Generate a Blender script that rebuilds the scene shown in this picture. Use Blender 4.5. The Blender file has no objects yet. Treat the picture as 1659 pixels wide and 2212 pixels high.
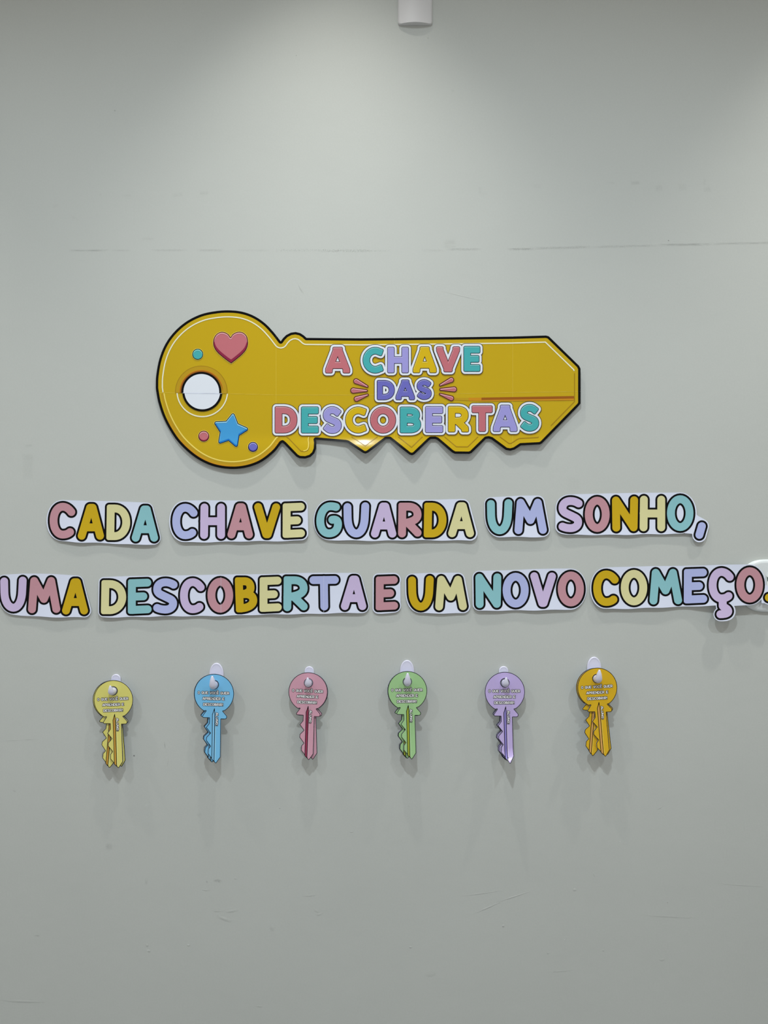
import bpy, math
import numpy as np
from mathutils import Vector
from mathutils.geometry import delaunay_2d_cdt

scene = bpy.context.scene
C = scene.collection

# ---------------------------------------------------------------- camera, light, exposure
S = 0.0011            # metres per photo pixel on the wall
FPX = 1640.0          # focal length in photo pixels
CX, CY = 829.5, 1106.0
D = FPX * S           # camera to wall
ZC = 1.40             # camera height
CEIL = 3.25

cam_d = bpy.data.cameras.new('camera')
cam_d.sensor_fit = 'VERTICAL'
cam_d.sensor_height = 36.0
cam_d.lens = 36.0 * FPX / 2212.0
cam_d.clip_start = 0.05
cam = bpy.data.objects.new('camera', cam_d)
cam.location = (0, -D, ZC)
cam.rotation_euler = (math.pi / 2, 0, 0)
C.objects.link(cam)
scene.camera = cam

world = bpy.data.worlds.new('room_ambient')
scene.world = world
world.use_nodes = True
bg = world.node_tree.nodes['Background']
bg.inputs[0].default_value = (1.0, 0.955, 0.915, 1)
bg.inputs[1].default_value = 0.53

scene.view_settings.view_transform = 'Standard'
scene.view_settings.look = 'None'
scene.view_settings.gamma = 1.0
scene.view_settings.use_curve_mapping = False
scene.view_settings.exposure = 0.0

# ceiling lamps above the frame, as the wall's scallops of light and the double shadows give them:
# downlights along the wall, round panels further into the room (side, x, distance from wall, power)
DOWN_COL, PANEL_COL = (1.0, 0.965, 0.90), (0.86, 0.94, 1.0)
DOWNLIGHTS = [('left', -1.55, 0.40, 58.0), ('middle', -0.12, 0.40, 48.0), ('right', 1.24, 0.40, 62.0)]
PANELS = [('left', -1.55, 1.45, 10.0), ('middle', -0.12, 1.45, 22.0), ('right', 1.24, 1.45, 11.0)]
LAMPS = []
for side, lx, ld, pw in DOWNLIGHTS:
    l = bpy.data.lights.new('downlight_%s_offscreen' % side, 'SPOT')
    l.energy = pw
    l.color = DOWN_COL
    l.spot_size = math.radians(74)
    l.spot_blend = 1.0
    l.shadow_soft_size = 0.025
    LAMPS.append(bpy.data.objects.new('downlight_%s_offscreen' % side, l))
for side, lx, ld, pw in PANELS:
    l = bpy.data.lights.new('ceiling_panel_%s_offscreen' % side, 'AREA')
    l.shape = 'DISK'
    l.size = 0.10
    l.spread = math.radians(143)
    l.energy = pw
    l.color = PANEL_COL
    LAMPS.append(bpy.data.objects.new('ceiling_panel_%s_offscreen' % side, l))
for o, (side, lx, ld, pw) in zip(LAMPS, DOWNLIGHTS + PANELS):
    C.objects.link(o)
    o.location = (lx, -ld, CEIL - 0.03)

# ---------------------------------------------------------------- helpers
def lin(c):
    c = c / 255.0
    return c / 12.92 if c <= 0.04045 else ((c + 0.055) / 1.055) ** 2.4

FILL = 0.80           # light level on the wall: photo colour / FILL = surface colour
def surf(r, g, b):
    return tuple(min(0.95, lin(v) / FILL) for v in (r, g, b)) + (1,)

def paper(name, rgb, rough=0.32, spec=0.28, grain=0.03):
    m = bpy.data.materials.new(name)
    m.use_nodes = True
    nt = m.node_tree
    p = nt.nodes['Principled BSDF']
    tc = nt.nodes.new('ShaderNodeTexCoord')
    n = nt.nodes.new('ShaderNodeTexNoise')
    n.inputs['Scale'].default_value = 900
    n.inputs['Detail'].default_value = 2
    nt.links.new(tc.outputs['Object'], n.inputs['Vector'])
    mix = nt.nodes.new('ShaderNodeMix')
    mix.data_type = 'RGBA'
    mix.blend_type = 'MULTIPLY'
    mix.inputs[6].default_value = surf(*rgb)
    mr = nt.nodes.new('ShaderNodeMapRange')
    mr.inputs[3].default_value = 1 - grain
    mr.inputs[4].default_value = 1 + grain
    nt.links.new(n.outputs['Fac'], mr.inputs[0])
    mix.inputs[0].default_value = 1.0
    nt.links.new(mr.outputs[0], mix.inputs[7])
    nt.links.new(mix.outputs[2], p.inputs['Base Color'])
    p.inputs['Roughness'].default_value = rough
    p.inputs['Specular IOR Level'].default_value = spec
    return m

def plastic(name, rgb, rough=0.3, spec=0.5):
    return paper(name, rgb, rough, spec, 0.01)

M = {
    'white': paper('white_paper', (204, 210, 228)),
    'black': paper('black_print', (5, 5, 6), 0.34, 0.12),
    'p': paper('pink_print', (180, 134, 143)),
    'm': paper('mustard_print', (188, 156, 18)),
    'y': paper('cream_yellow_print', (202, 198, 147)),
    't': paper('teal_print', (128, 179, 185)),
    'b': paper('periwinkle_print', (163, 171, 212)),
    'l': paper('lilac_print', (188, 172, 205)),
    'gold': paper('golden_yellow_print', (185, 155, 4), 0.20, 0.4),
    'gold_dark': paper('ochre_print', (176, 140, 6), 0.22, 0.45),
    'gold_line': paper('dark_ochre_line_print', (150, 116, 8), 0.30, 0.3),
    'amber': paper('amber_print', (190, 130, 18), 0.30, 0.3),
    'brown': paper('brown_print', (146, 84, 10), 0.30, 0.3),
    'cream': paper('cream_line_print', (222, 222, 196)),
    'butter': paper('butter_line_print', (224, 204, 96)),
    'border': paper('letter_border_print', (212, 218, 230)),
    'navy': paper('navy_line_print', (20, 16, 34), 0.34, 0.12),
    'maroon': paper('maroon_line_print', (52, 10, 24), 0.34, 0.12),
    'P': paper('rose_print', (182, 104, 112)),
    'P_hi': paper('rose_light_print', (222, 170, 176)),
    'P_lo': paper('crimson_print', (132, 30, 62)),
    'T': paper('turquoise_print', (64, 162, 164)),
    'T_hi': paper('turquoise_light_print', (142, 208, 206)),
    'L': paper('lavender_print', (148, 144, 204)),
    'L_hi': paper('lavender_light_print', (196, 194, 228)),
    'V': paper('violet_print', (100, 100, 178)),
    'V_hi': paper('violet_light_print', (160, 160, 212)),
    'V_lo': paper('violet_dark_print', (62, 58, 140)),
    'seam': paper('seam_yellow_print', (208, 184, 64)),
    'rim': paper('deep_yellow_print', (186, 142, 10), 0.24, 0.4),
    'G': paper('yellow_letter_print', (200, 168, 12)),
    'G_hi': paper('yellow_letter_light_print', (232, 214, 120)),
    'B': paper('sky_blue_print', (62, 148, 204)),
    'B_hi': paper('sky_blue_light_print', (160, 212, 236)),
    'B_lo': paper('sky_blue_dark_print', (18, 108, 184)),
    'hole': paper('hole_white_print', (212, 218, 232)),
    'hook': plastic('white_hook_plastic', (206, 206, 222), 0.28, 0.5),
    'box': plastic('white_box_plastic', (198, 198, 198), 0.45, 0.4),
    'plate': plastic('white_plate_plastic', (206, 212, 212), 0.22, 0.5),
    'mark': paper('grey_green_mark_print', (84, 98, 92)),
    'sticker': paper('pale_sticker', (216, 222, 220)),
}

# ---- 2-D distance fields on photo-pixel grids
class Grid:
    def __init__(self, x0, y0, x1, y1, h):
        self.x = np.arange(x0, x1 + h, h)
        self.y = np.arange(y0, y1 + h, h)
        self.X, self.Y = np.meshgrid(self.x, self.y)
        self.h = h

def d_seg(X, Y, a, b):
    ax, ay = a; bx, by = b
    dx, dy = bx - ax, by - ay
    L = dx * dx + dy * dy
    if L < 1e-12:
        return np.hypot(X - ax, Y - ay)
    t = np.clip(((X - ax) * dx + (Y - ay) * dy) / L, 0, 1)
    return np.hypot(X - ax - t * dx, Y - ay - t * dy)

def d_line(X, Y, pts):
    d = None
    for a, b in zip(pts[:-1], pts[1:]):
        e = d_seg(X, Y, a, b)
        d = e if d is None else np.minimum(d, e)
    return d

def d_cone(X, Y, a, b, ra, rb):
    ax, ay = a; bx, by = b
    dx, dy = bx - ax, by - ay
    t = np.clip(((X - ax) * dx + (Y - ay) * dy) / (dx * dx + dy * dy), 0, 1)
    return np.hypot(X - ax - t * dx, Y - ay - t * dy) - (ra + (rb - ra) * t)

def d_poly(X, Y, pts):
    d = np.full(X.shape, 1e9)
    inside = np.zeros(X.shape, bool)
    n = len(pts)
    for i in range(n):
        a, b = pts[i], pts[(i + 1) % n]
        d = np.minimum(d, d_seg(X, Y, a, b))
        if a[1] != b[1]:
            c = ((a[1] > Y) != (b[1] > Y)) & (X < (b[0] - a[0]) * (Y - a[1]) / (b[1] - a[1]) + a[0])
            inside ^= c
    return np.where(inside, -d, d)

def d_box(X, Y, c, ang, hx, hy, rc):
    ca, sa = math.cos(ang), math.sin(ang)
    u = (X - c[0]) * ca + (Y - c[1]) * sa
    v = -(X - c[0]) * sa + (Y - c[1]) * ca
    rc = min(rc, hx, hy)
    qx = np.abs(u) - (hx - rc)
    qy = np.abs(v) - (hy - rc)
    return np.hypot(np.maximum(qx, 0), np.maximum(qy, 0)) + np.minimum(np.maximum(qx, qy), 0) - rc

def smooth(pts, n=7, closed=False):
    P = [np.array(p, float) for p in pts]
    N = len(P)
    out = []
    rng = range(N) if closed else range(N - 1)
    for i in rng:
        if closed:
            p0, p1, p2, p3 = P[i - 1], P[i], P[(i + 1) % N], P[(i + 2) % N]
        else:
            p1, p2 = P[i], P[i + 1]
            p0 = P[i - 1] if i > 0 else 2 * p1 - p2
            p3 = P[i + 2] if i + 2 < N else 2 * p2 - p1
        for k in range(n):
            t = k / n
            q = 0.5 * ((2 * p1) + (-p0 + p2) * t + (2 * p0 - 5 * p1 + 4 * p2 - p3) * t * t
                       + (-p0 + 3 * p1 - 3 * p2 + p3) * t ** 3)
            out.append((q[0], q[1]))
    if not closed:
        out.append(tuple(P[-1]))
    return out

def contours(g, V, iso=0.0):
    """closed loops of V == iso (marching squares)"""
    V = V - iso
    V = np.where(np.abs(V) < 1e-9, 1e-9, V)
    V = V.copy()
    V[0, :] = np.maximum(V[0, :], 1e-3); V[-1, :] = np.maximum(V[-1, :], 1e-3)
    V[:, 0] = np.maximum(V[:, 0], 1e-3); V[:, -1] = np.maximum(V[:, -1], 1e-3)
    I = V < 0
    a, b, c, d = I[:-1, :-1], I[:-1, 1:], I[1:, 1:], I[1:, :-1]
    code = a * 1 + b * 2 + c * 4 + d * 8
    ys, xs = np.nonzero((code > 0) & (code < 15))
    nxt = {}
    # edges: 0 top, 1 right, 2 bottom, 3 left ; inside kept on one side
    T = {1: [(3, 0)], 2: [(0, 1)], 3: [(3, 1)], 4: [(1, 2)], 5: [(3, 0), (1, 2)], 6: [(0, 2)], 7: [(3, 2)],
         8: [(2, 3)], 9: [(2, 0)], 10: [(0, 1), (2, 3)], 11: [(2, 1)], 12: [(1, 3)], 13: [(1, 0)], 14: [(0, 3)]}
    def eid(i, j, e):
        if e == 0: return (0, i, j)
        if e == 2: return (0, i + 1, j)
        if e == 3: return (1, i, j)
        return (1, i, j + 1)
    for i, j in zip(ys.tolist(), xs.tolist()):
        for e0, e1 in T[int(code[i, j])]:
            nxt[eid(i, j, e0)] = eid(i, j, e1)
    def pos(e):
        k, i, j = e
        if k == 0:
            v0, v1 = V[i, j], V[i, j + 1]
            t = v0 / (v0 - v1)
            return (g.x[j] + t * g.h, g.y[i])
        v0, v1 = V[i, j], V[i + 1, j]
        t = v0 / (v0 - v1)
        return (g.x[j], g.y[i] + t * g.h)
    loops = []
    while nxt:
        s, e = next(iter(nxt.items()))
        lp = []
        cur = s
        while cur in nxt:
            lp.append(pos(cur))
            cur = nxt.pop(cur)
        if len(lp) > 3:
            loops.append(lp)
    return loops

def simplify(lp, tol):
    P = np.array(lp)
    n = len(P)
    far = int(np.argmax(((P - P[0]) ** 2).sum(1)))
    def dp(i, j, keep):
        stack = [(i, j)]
        while stack:
            i, j = stack.pop()
            if j - i < 2:
                continue
            A, B = P[i % n], P[j % n]
            idx = np.arange(i + 1, j) % n
            v = B - A
            L = math.hypot(*v)
            q = P[idx] - A
            dd = np.abs(q[:, 0] * v[1] - q[:, 1] * v[0]) / L if L > 1e-9 else np.hypot(q[:, 0], q[:, 1])
            k = int(np.argmax(dd))
            if dd[k] > tol:
                keep.add((i + 1 + k) % n)
                stack.append((i, i + 1 + k)); stack.append((i + 1 + k, j))
    keep = {0, far}
    dp(0, far, keep); dp(far, n, keep)
    return [tuple(P[k]) for k in sorted(keep)]

def resample(lp, step):
    out = []
    for a, b in zip(lp, lp[1:] + lp[:1]):
        L = math.hypot(b[0] - a[0], b[1] - a[1])
        k = max(1, int(math.ceil(L / step)))
        for i in range(k):
            t = i / k
            out.append((a[0] + (b[0] - a[0]) * t, a[1] + (b[1] - a[1]) * t))
    return out

def area(lp):
    P = np.array(lp)
    x, y = P[:, 0], P[:, 1]
    return 0.5 * abs(np.dot(x, np.roll(y, -1)) - np.dot(y, np.roll(x, -1)))

def parity(loops, pts):
    pts = np.array(pts)
    X, Y = pts[:, 0], pts[:, 1]
    ins = np.zeros(len(pts), bool)
    for lp in loops:
        n = len(lp)
        for i in range(n):
            a, b = lp[i], lp[(i + 1) % n]
            if a[1] != b[1]:
                ins ^= ((a[1] > Y) != (b[1] > Y)) & (X < (b[0] - a[0]) * (Y - a[1]) / (b[1] - a[1]) + a[0])
    return ins

def fill(loops, step=6.0):
    """triangulate loops (even-odd) with interior points every step px"""
    verts, edges = [], []
    for lp in loops:
        b = len(verts)
        verts += [Vector(p) for p in lp]
        n = len(lp)
        edges += [(b + i, b + (i + 1) % n) for i in range(n)]
    P = np.array([tuple(v) for v in verts])
    x0, y0 = P.min(0); x1, y1 = P.max(0)
    if step and x1 - x0 > step * 1.5 and y1 - y0 > step * 1.5:
        gx = np.arange(x0 + step * .5, x1, step); gy = np.arange(y0 + step * .5, y1, step)
        Q = np.array([(x, y) for x in gx for y in gy])
        if len(Q):
            ok = parity(loops, Q)
            Q = Q[ok]
            if len(Q):
                near = np.full(len(Q), 1e9)
                for k in range(0, len(P), 400):
                    dd = np.hypot(Q[:, None, 0] - P[None, k:k + 400, 0], Q[:, None, 1] - P[None, k:k + 400, 1]).min(1)
                    near = np.minimum(near, dd)
                verts += [Vector(q) for q in Q[near > step * 0.35]]
    vo, eo, fo = delaunay_2d_cdt(verts, edges, [], 0, 1e-6)[:3]
    vo = [(v.x, v.y) for v in vo]
    cen = [((vo[f[0]][0] + vo[f[1]][0] + vo[f[2]][0]) / 3, (vo[f[0]][1] + vo[f[1]][1] + vo[f[2]][1]) / 3) for f in fo]
    ok = parity(loops, cen)
    tris = []
    for f, k in zip(fo, ok):
        if k:
            a, b, c = (vo[i] for i in f)
            cr = (b[0] - a[0]) * (c[1] - a[1]) - (b[1] - a[1]) * (c[0] - a[0])
            if abs(cr) < 1e-9:
                continue
            tris.append((f[0], f[1], f[2]) if cr < 0 else (f[0], f[2], f[1]))
    return vo, tris

def shape(g, V, iso=0.0, tol=0.07, step=6.0, minarea=0.4):
    lps = []
    for lp in contours(g, V, iso):
        if area(lp) < minarea:
            continue
        s = simplify(lp, tol)
        if len(s) >= 3:
            lps.append(resample(s, step) if step else s)
    return lps

def link(name, me, mats, parent=None, loc=None):
    o = bpy.data.objects.new(name, me)
    for m in (mats if isinstance(mats, (list, tuple)) else [mats]):
        me.materials.append(m)
    C.objects.link(o)
    if parent:
        o.parent = parent
    if loc:
        o.location = loc
    return o

def world_pt(px, py, dep):
    k = (D - dep) / D
    return ((px - CX) * S * k, -dep, ZC - (py - CY) * S * k)

def sheet_mesh(name, loops, depth, origin, lift=0.0, thick=0.0, step=6.0, mapper=None):
    """flat shape (photo px) laid on depth(px,py) metres off the wall, optional paper thickness behind it"""
    vo, tris = fill(loops, step)
    mp = mapper or (lambda x, y, d: tuple(a - b for a, b in zip(world_pt(x, y, d), origin)))
    V = [mp(x, y, depth(x, y) + lift) for x, y in vo]
    F = list(tris)
    nf = len(F)
    if thick:
        for lp in loops:
            b = len(V)
            n = len(lp)
            V += [mp(x, y, depth(x, y) + lift) for x, y in lp]
            V += [mp(x, y, depth(x, y) + lift - thick) for x, y in lp]
            F += [(b + i, b + (i + 1) % n, b + n + (i + 1) % n, b + n + i) for i in range(n)]
        b = len(V)
        V += [mp(x, y, depth(x, y) + lift - thick) for x, y in vo]
        F += [(b + f[0], b + f[2], b + f[1]) for f in tris]
    me = bpy.data.meshes.new(name)
    me.from_pydata(V, [], F)
    sm = [True] * nf + [False] * (len(F) - nf)
    me.polygons.foreach_set('use_smooth', sm)
    me.update()
    # normals straight from the depth surface, so thin triangles never glint
    e = 1.5
    vn = []
    for x, y in vo:
        gx = (depth(x + e, y) - depth(x - e, y)) / (2 * e * S)
        gz = -(depth(x, y + e) - depth(x, y - e)) / (2 * e * S)
        L = math.sqrt(gx * gx + gz * gz + 1)
        vn.append((-gx / L, -1 / L, -gz / L))
    ln = []
    for i, p in enumerate(me.polygons):
        for v in p.vertices:
            ln.append(vn[v] if i < nf else (0, 0, 0))
    me.normals_split_custom_set(ln)
    return me

def empty(name, loc, label, cat, group=None):
    o = bpy.data.objects.new(name, None)
    o.empty_display_size = 0.02
    C.objects.link(o)
    o.location = loc
    o['label'] = label
    o['category'] = cat
    if group:
        o['group'] = group
    return o

# ---------------------------------------------------------------- glyphs (unit box of the stroke skeleton, y down)
def L_(*p): return ('L', list(p), '', '')
def S_(*p): return ('S', list(p), '', '')
def Sq(*p): return ('S', list(p), 'q', 'q')
def ell(a0=0, a1=360, cx=.5, cy=.5, rx=.5, ry=.5, n=36):
    return [(cx + rx * math.cos(math.radians(a0 + (a1 - a0) * i / n)), cy + ry * math.sin(math.radians(a0 + (a1 - a0) * i / n)))
            for i in range(n + 1)]

def bez(start, *segs, n=10):
    """polyline of cubic segments (c1, c2, end) or straight ones (end,)"""
    out = [start]
    p = start
    for sg in segs:
        if len(sg) == 1:
            out.append(sg[0]); p = sg[0]
            continue
        c1, c2, e = sg
        for i in range(1, n + 1):
            t = i / n; u = 1 - t
            out.append(tuple(u ** 3 * p[k] + 3 * u * u * t * c1[k] + 3 * u * t * t * c2[k] + t ** 3 * e[k] for k in (0, 1)))
        p = e
    return out
def Z_(start, *segs, q=''): return ('L', bez(start, *segs), q, q)

CEE = Z_((.97, .19), ((.84, .07), (.68, 0), (.5, 0)), ((.2, 0), (0, .22), (0, .5)), ((0, .78), (.2, 1), (.5, 1)), ((.66, 1), (.8, .97), (.9, .91)))
WALLF = {
    'A': ([L_((0, 1), (.46, 0), (.60, 0), (1, 1)), L_((.14, .70), (.86, .70))], []),
    'B': ([L_((0, 0), (.07, 1)), Z_((0, 0), ((.4, 0),), ((.65, 0), (.81, .09), (.81, .23)), ((.81, .40), (.55, .47), (.04, .48))),
           Z_((.04, .48), ((.5, .47),), ((.8, .48), (1, .56), (1, .70)), ((1, .88), (.62, .99), (.07, 1)))], [(0, 0), (.07, 1)]),
    'C': ([CEE], []),
    'D': ([L_((.03, 0), (0, 1)), Z_((.03, 0), ((.28, 0),), ((.72, 0), (1, .22), (1, .5)), ((1, .76), (.70, 1), (.28, 1)), ((0, 1),))], [(.03, 0), (0, 1)]),
    'E': ([L_((.98, 0), (0.01, .02), (0, 1), (1, .975)), L_((0, .515), (.73, .50))], [(0.01, .02), (0, 1)]),
    'G': ([Z_((.885, .03), ((.78, .01), (.68, 0), (.58, 0)), ((.2, 0), (0, .28), (0, .54)), ((0, .82), (.2, 1), (.5, 1)), ((.8, 1), (1, .86), (1, .66)),
              ((1, .50), (.85, .48), (.68, .50)))], []),
    'H': ([L_((0.02, 0), (0, 1)), L_((1, 0), (1, 1)), L_((0, .5), (1, .5))], []),
    'I': ([L_((.5, 0), (.5, 1))], []),
    'L': ([L_((0, 0), (0, 1), (1, 1))], [(0, 1)]),
    'M': ([L_((0, 1), (.09, 0), (.49, .635), (.79, 0), (1, .99))], []),
    'N': ([L_((0.02, 1), (0, .01), (.97, .99), (1, 0))], []),
    'O': ([('L', ell(), '', '')], []),
    'P': ([L_((0, 0), (0, 1)), Z_((0, 0), ((.5, 0),), ((.82, 0), (1, .12), (1, .29)), ((1, .48), (.8, .58), (.5, .58)), ((0, .58),))], [(0, 0)]),
    'Q': ([('L', ell(), '', ''), L_((.62, .68), (1, 1))], []),
    'R': ([L_((.02, 0), (0, 1)), Z_((.02, 0), ((.42, 0),), ((.78, 0), (1, .12), (1, .30)), ((1, .50), (.6, .58), (0, .63))), L_((.38, .60), (1, .97))], [(.02, 0)]),
    'S': ([Z_((1, .09), ((.85, .03), (.68, 0), (.5, 0)), ((.2, 0), (0, .10), (0, .26)), ((0, .43), (.28, .46), (.5, .53)), ((.74, .605), (.97, .63), (.97, .78)),
              ((.97, .92), (.75, 1), (.5, 1)), ((.3, 1), (.12, .975), (0, .94)))], []),
    'T': ([L_((0, .01), (1, 0)), L_((.49, 0), (.51, 1))], []),
    'U': ([Z_((0, .03), ((.01, .42),), ((.02, .80), (.25, 1), (.5, 1)), ((.75, 1), (.95, .78), (.97, .40)), ((1, 0),))], []),
    'V': ([L_((0, 0), (.45, 1), (.53, 1), (1, .01))], []),
    ',': ([L_((1, 0), (0, 1))], []),
    '.': ([L_((.5, .5), (.5, .5001))], []),
    '!': ([L_((.5, 0), (.5, .55)), L_((.5, 1), (.5, 1.001))], []),
    ':': ([L_((.5, .2), (.5, .201)), L_((.5, .95), (.5, .951))], []),
}
ced = 455.0 / (1108 - 180 - 202)     # part of the box height taken by the C of C-cedilla
WALLF['Ç'] = ([('L', [(x, y * ced) for x, y in CEE[1]], '', ''),
               Z_((.57, ced), ((.57, .80),), ((.60, .84), (.885, .86), (.885, .93)), ((.885, .985), (.66, 1), (.44, 1)))], [])
WALLF['Ê'] = ([('L', [(x, .28 + y * .72) for x, y in s[1]], '', '') for s in WALLF['E'][0]] + [L_((.2, 0.02), (.5, -.14), (.8, 0.02))], [])

BLOCKF = {
    'A': ([L_((0, 1), (.42, 0), (.58, 0), (1, 1)), L_((.16, .765), (.84, .765))], [(.42, 0, 't'), (.58, 0, 't'), (0, 1, 'b'), (1, 1, 'b')]),
    'B': ([L_((0, 0), (0, 1)), Z_((0, 0), ((.45, 0),), ((.75, 0), (.92, .09), (.92, .24)), ((.92, .40), (.75, .48), (.45, .48)), ((0, .48),)),
           Z_((0, .48), ((.5, .48),), ((.82, .48), (1, .58), (1, .74)), ((1, .90), (.82, 1), (.5, 1)), ((0, 1),))], [(0, 0), (0, 1)]),
    'C': ([('L', ell(-62, -298, .62, .5, .62, .5), 'q', 'q')], []),
    'D': ([L_((0, 0), (0, 1)), Z_((0, 0), ((.32, 0),), ((.76, 0), (1, .2), (1, .5)), ((1, .8), (.76, 1), (.32, 1)), ((0, 1),))], [(0, 0), (0, 1)]),
    'E': ([L_((1, 0), (0, 0), (0, 1), (1, 1)), L_((0, .5), (.9, .5))], [(0, 0), (0, 1), (1, 0), (1, 1), (.9, .5)]),
    'H': ([L_((0, 0), (0, 1)), L_((1, 0), (1, 1)), L_((0, .5), (1, .5))], [(0, 0), (0, 1), (1, 0), (1, 1)]),
    'O': ([('L', ell(), '', '')], []),
    'R': ([L_((0, 0), (0, 1)), Z_((0, 0), ((.45, 0),), ((.8, 0), (.98, .1), (.98, .29)), ((.98, .48), (.8, .59), (.45, .59)), ((0, .59),)), L_((.42, .60), (1, 1))],
          [(0, 0), (0, 1), (1, 1, 'b')]),
    'S': ([Z_((.88, .09), ((.78, .03), (.64, 0), (.5, 0)), ((.22, 0), (.03, .1), (.03, .26)), ((.03, .42), (.28, .45), (.5, .51)), ((.76, .58), (.98, .60), (.98, .77)),
              ((.98, .92), (.78, 1), (.5, 1)), ((.36, 1), (.22, .97), (.12, .91)), q='q')], []),
    'T': ([L_((0, 0), (1, 0)), L_((.5, 0), (.5, 1))], [(0, 0), (1, 0), (.5, 1)]),
    'V': ([L_((0, 0), (.45, 1), (.55, 1), (1, 0))], [(0, 0, 't'), (1, 0, 't'), (.45, 1, 'b'), (.55, 1, 'b')]),
}

def glyph(X, Y, spec, box, w, rc):
    """distance to the letter body; box = skeleton box in px"""
    x0, y0, x1, y1 = box
    f = lambda p: (x0 + p[0] * (x1 - x0), y0 + p[1] * (y1 - y0))
    d = np.full(X.shape, 1e9)
    strokes, corners = spec
    for kind, pts, c0, c1 in strokes:
        P = [f(p) for p in pts]
        if kind == 'S':
            P = smooth(P)
        d = np.minimum(d, d_line(X, Y, P) - w)
        for cap, p, q in ((c0, P[0], P[min(3, len(P) - 1)]), (c1, P[-1], P[-min(4, len(P))])):
            if cap == 'q':
                an = math.atan2(p[1] - q[1], p[0] - q[0])
                d = np.minimum(d, d_box(X, Y, (p[0] + math.cos(an) * w * .5, p[1] + math.sin(an) * w * .5), an, w * .5, w, rc))
    for c in corners:
        p = f(c)
        side = c[2] if len(c) > 2 else ''
        if side:                                         # flat foot or flat top of a slanting stroke
            d = np.minimum(d, d_box(X, Y, (p[0], p[1] + (w * .5 if side == 'b' else -w * .5)), 0.0, w * 1.02, w * .5, rc))
        else:
            d = np.minimum(d, d_box(X, Y, p, 0.0, w, w, rc))
    return d

def hull(pts):
    pts = sorted(set(pts))
    def half(p):
        o = []
        for q in p:
            while len(o) >= 2 and (o[-1][0] - o[-2][0]) * (q[1] - o[-2][1]) - (o[-1][1] - o[-2][1]) * (q[0] - o[-2][0]) <= 0:
                o.pop()
            o.append(q)
        return o[:-1]
    return half(pts) + half(pts[::-1])

# ---------------------------------------------------------------- the setting
def box_mesh(name, x0, y0, z0, x1, y1, z1):
    v = [(x, y, z) for x in (x0, x1) for y in (y0, y1) for z in (z0, z1)]
    f = [(0, 1, 3, 2), (4, 6, 7, 5), (0, 4, 5, 1), (2, 3, 7, 6), (0, 2, 6, 4), (1, 5, 7, 3)]
    me = bpy.data.meshes.new(name)
    me.from_pydata(v, [], f)
    me.update()
    return me

def wall_material():
    m = bpy.data.materials.new('grey_wall_paint')
    m.use_nodes = True
    nt = m.node_tree
    N, Lk = nt.nodes, nt.links
    p = N['Principled BSDF']
    tc = N.new('ShaderNodeTexCoord')
    co = tc.outputs['Object']
    def noise(scale, detail=3, vec=None, rough=.5):
        n = N.new('ShaderNodeTexNoise')
        n.inputs['Scale'].default_value = scale
        n.inputs['Detail'].default_value = detail
        n.inputs['Roughness'].default_value = rough
        Lk.new(vec or co, n.inputs['Vector'])
        return n.outputs['Fac']
    def mapr(v, a, b, c, d_):
        r = N.new('ShaderNodeMapRange')
        r.inputs[1].default_value = a; r.inputs[2].default_value = b
        r.inputs[3].default_value = c; r.inputs[4].default_value = d_
        Lk.new(v, r.inputs[0])
        return r.outputs[0]
    def math_(op, a, b):
        n = N.new('ShaderNodeMath'); n.operation = op
        for i, v in enumerate((a, b)):
            if isinstance(v, (int, float)):
                n.inputs[i].default_value = v
            else:
                Lk.new(v, n.inputs[i])
        return n.outputs[0]
    fine = noise(260, 4)
    # paint colour with very faint roller mottling
    mott = mapr(noise(3.0, 4), .3, .7, .985, 1.015)
    grain = mapr(fine, .3, .7, .985, 1.015)
    mul = math_('MULTIPLY', mott, grain)
    base = N.new('ShaderNodeMix'); base.data_type = 'RGBA'; base.blend_type = 'MULTIPLY'
    base.inputs[0].default_value = 1
    base.inputs[6].default_value = tuple(v * FILL / 0.88 for v in surf(186, 190, 185)[:3]) + (1,)
    Lk.new(mul, base.inputs[7])
    Lk.new(base.outputs[2], p.inputs['Base Color'])
    p.inputs['Roughness'].default_value = 0.62
    p.inputs['Specular IOR Level'].default_value = 0.25
    h = math_('ADD', math_('MULTIPLY', fine, .10), math_('MULTIPLY', noise(38, 3), .35))
    h = math_('ADD', h, math_('MULTIPLY', noise(9, 2), 1.0))
    bp = N.new('ShaderNodeBump')
    bp.inputs['Strength'].default_value = 0.35
    bp.inputs['Distance'].default_value = 0.0016
    Lk.new(h, bp.inputs['Height'])
    Lk.new(bp.outputs[0], p.inputs['Normal'])
    return m

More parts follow.
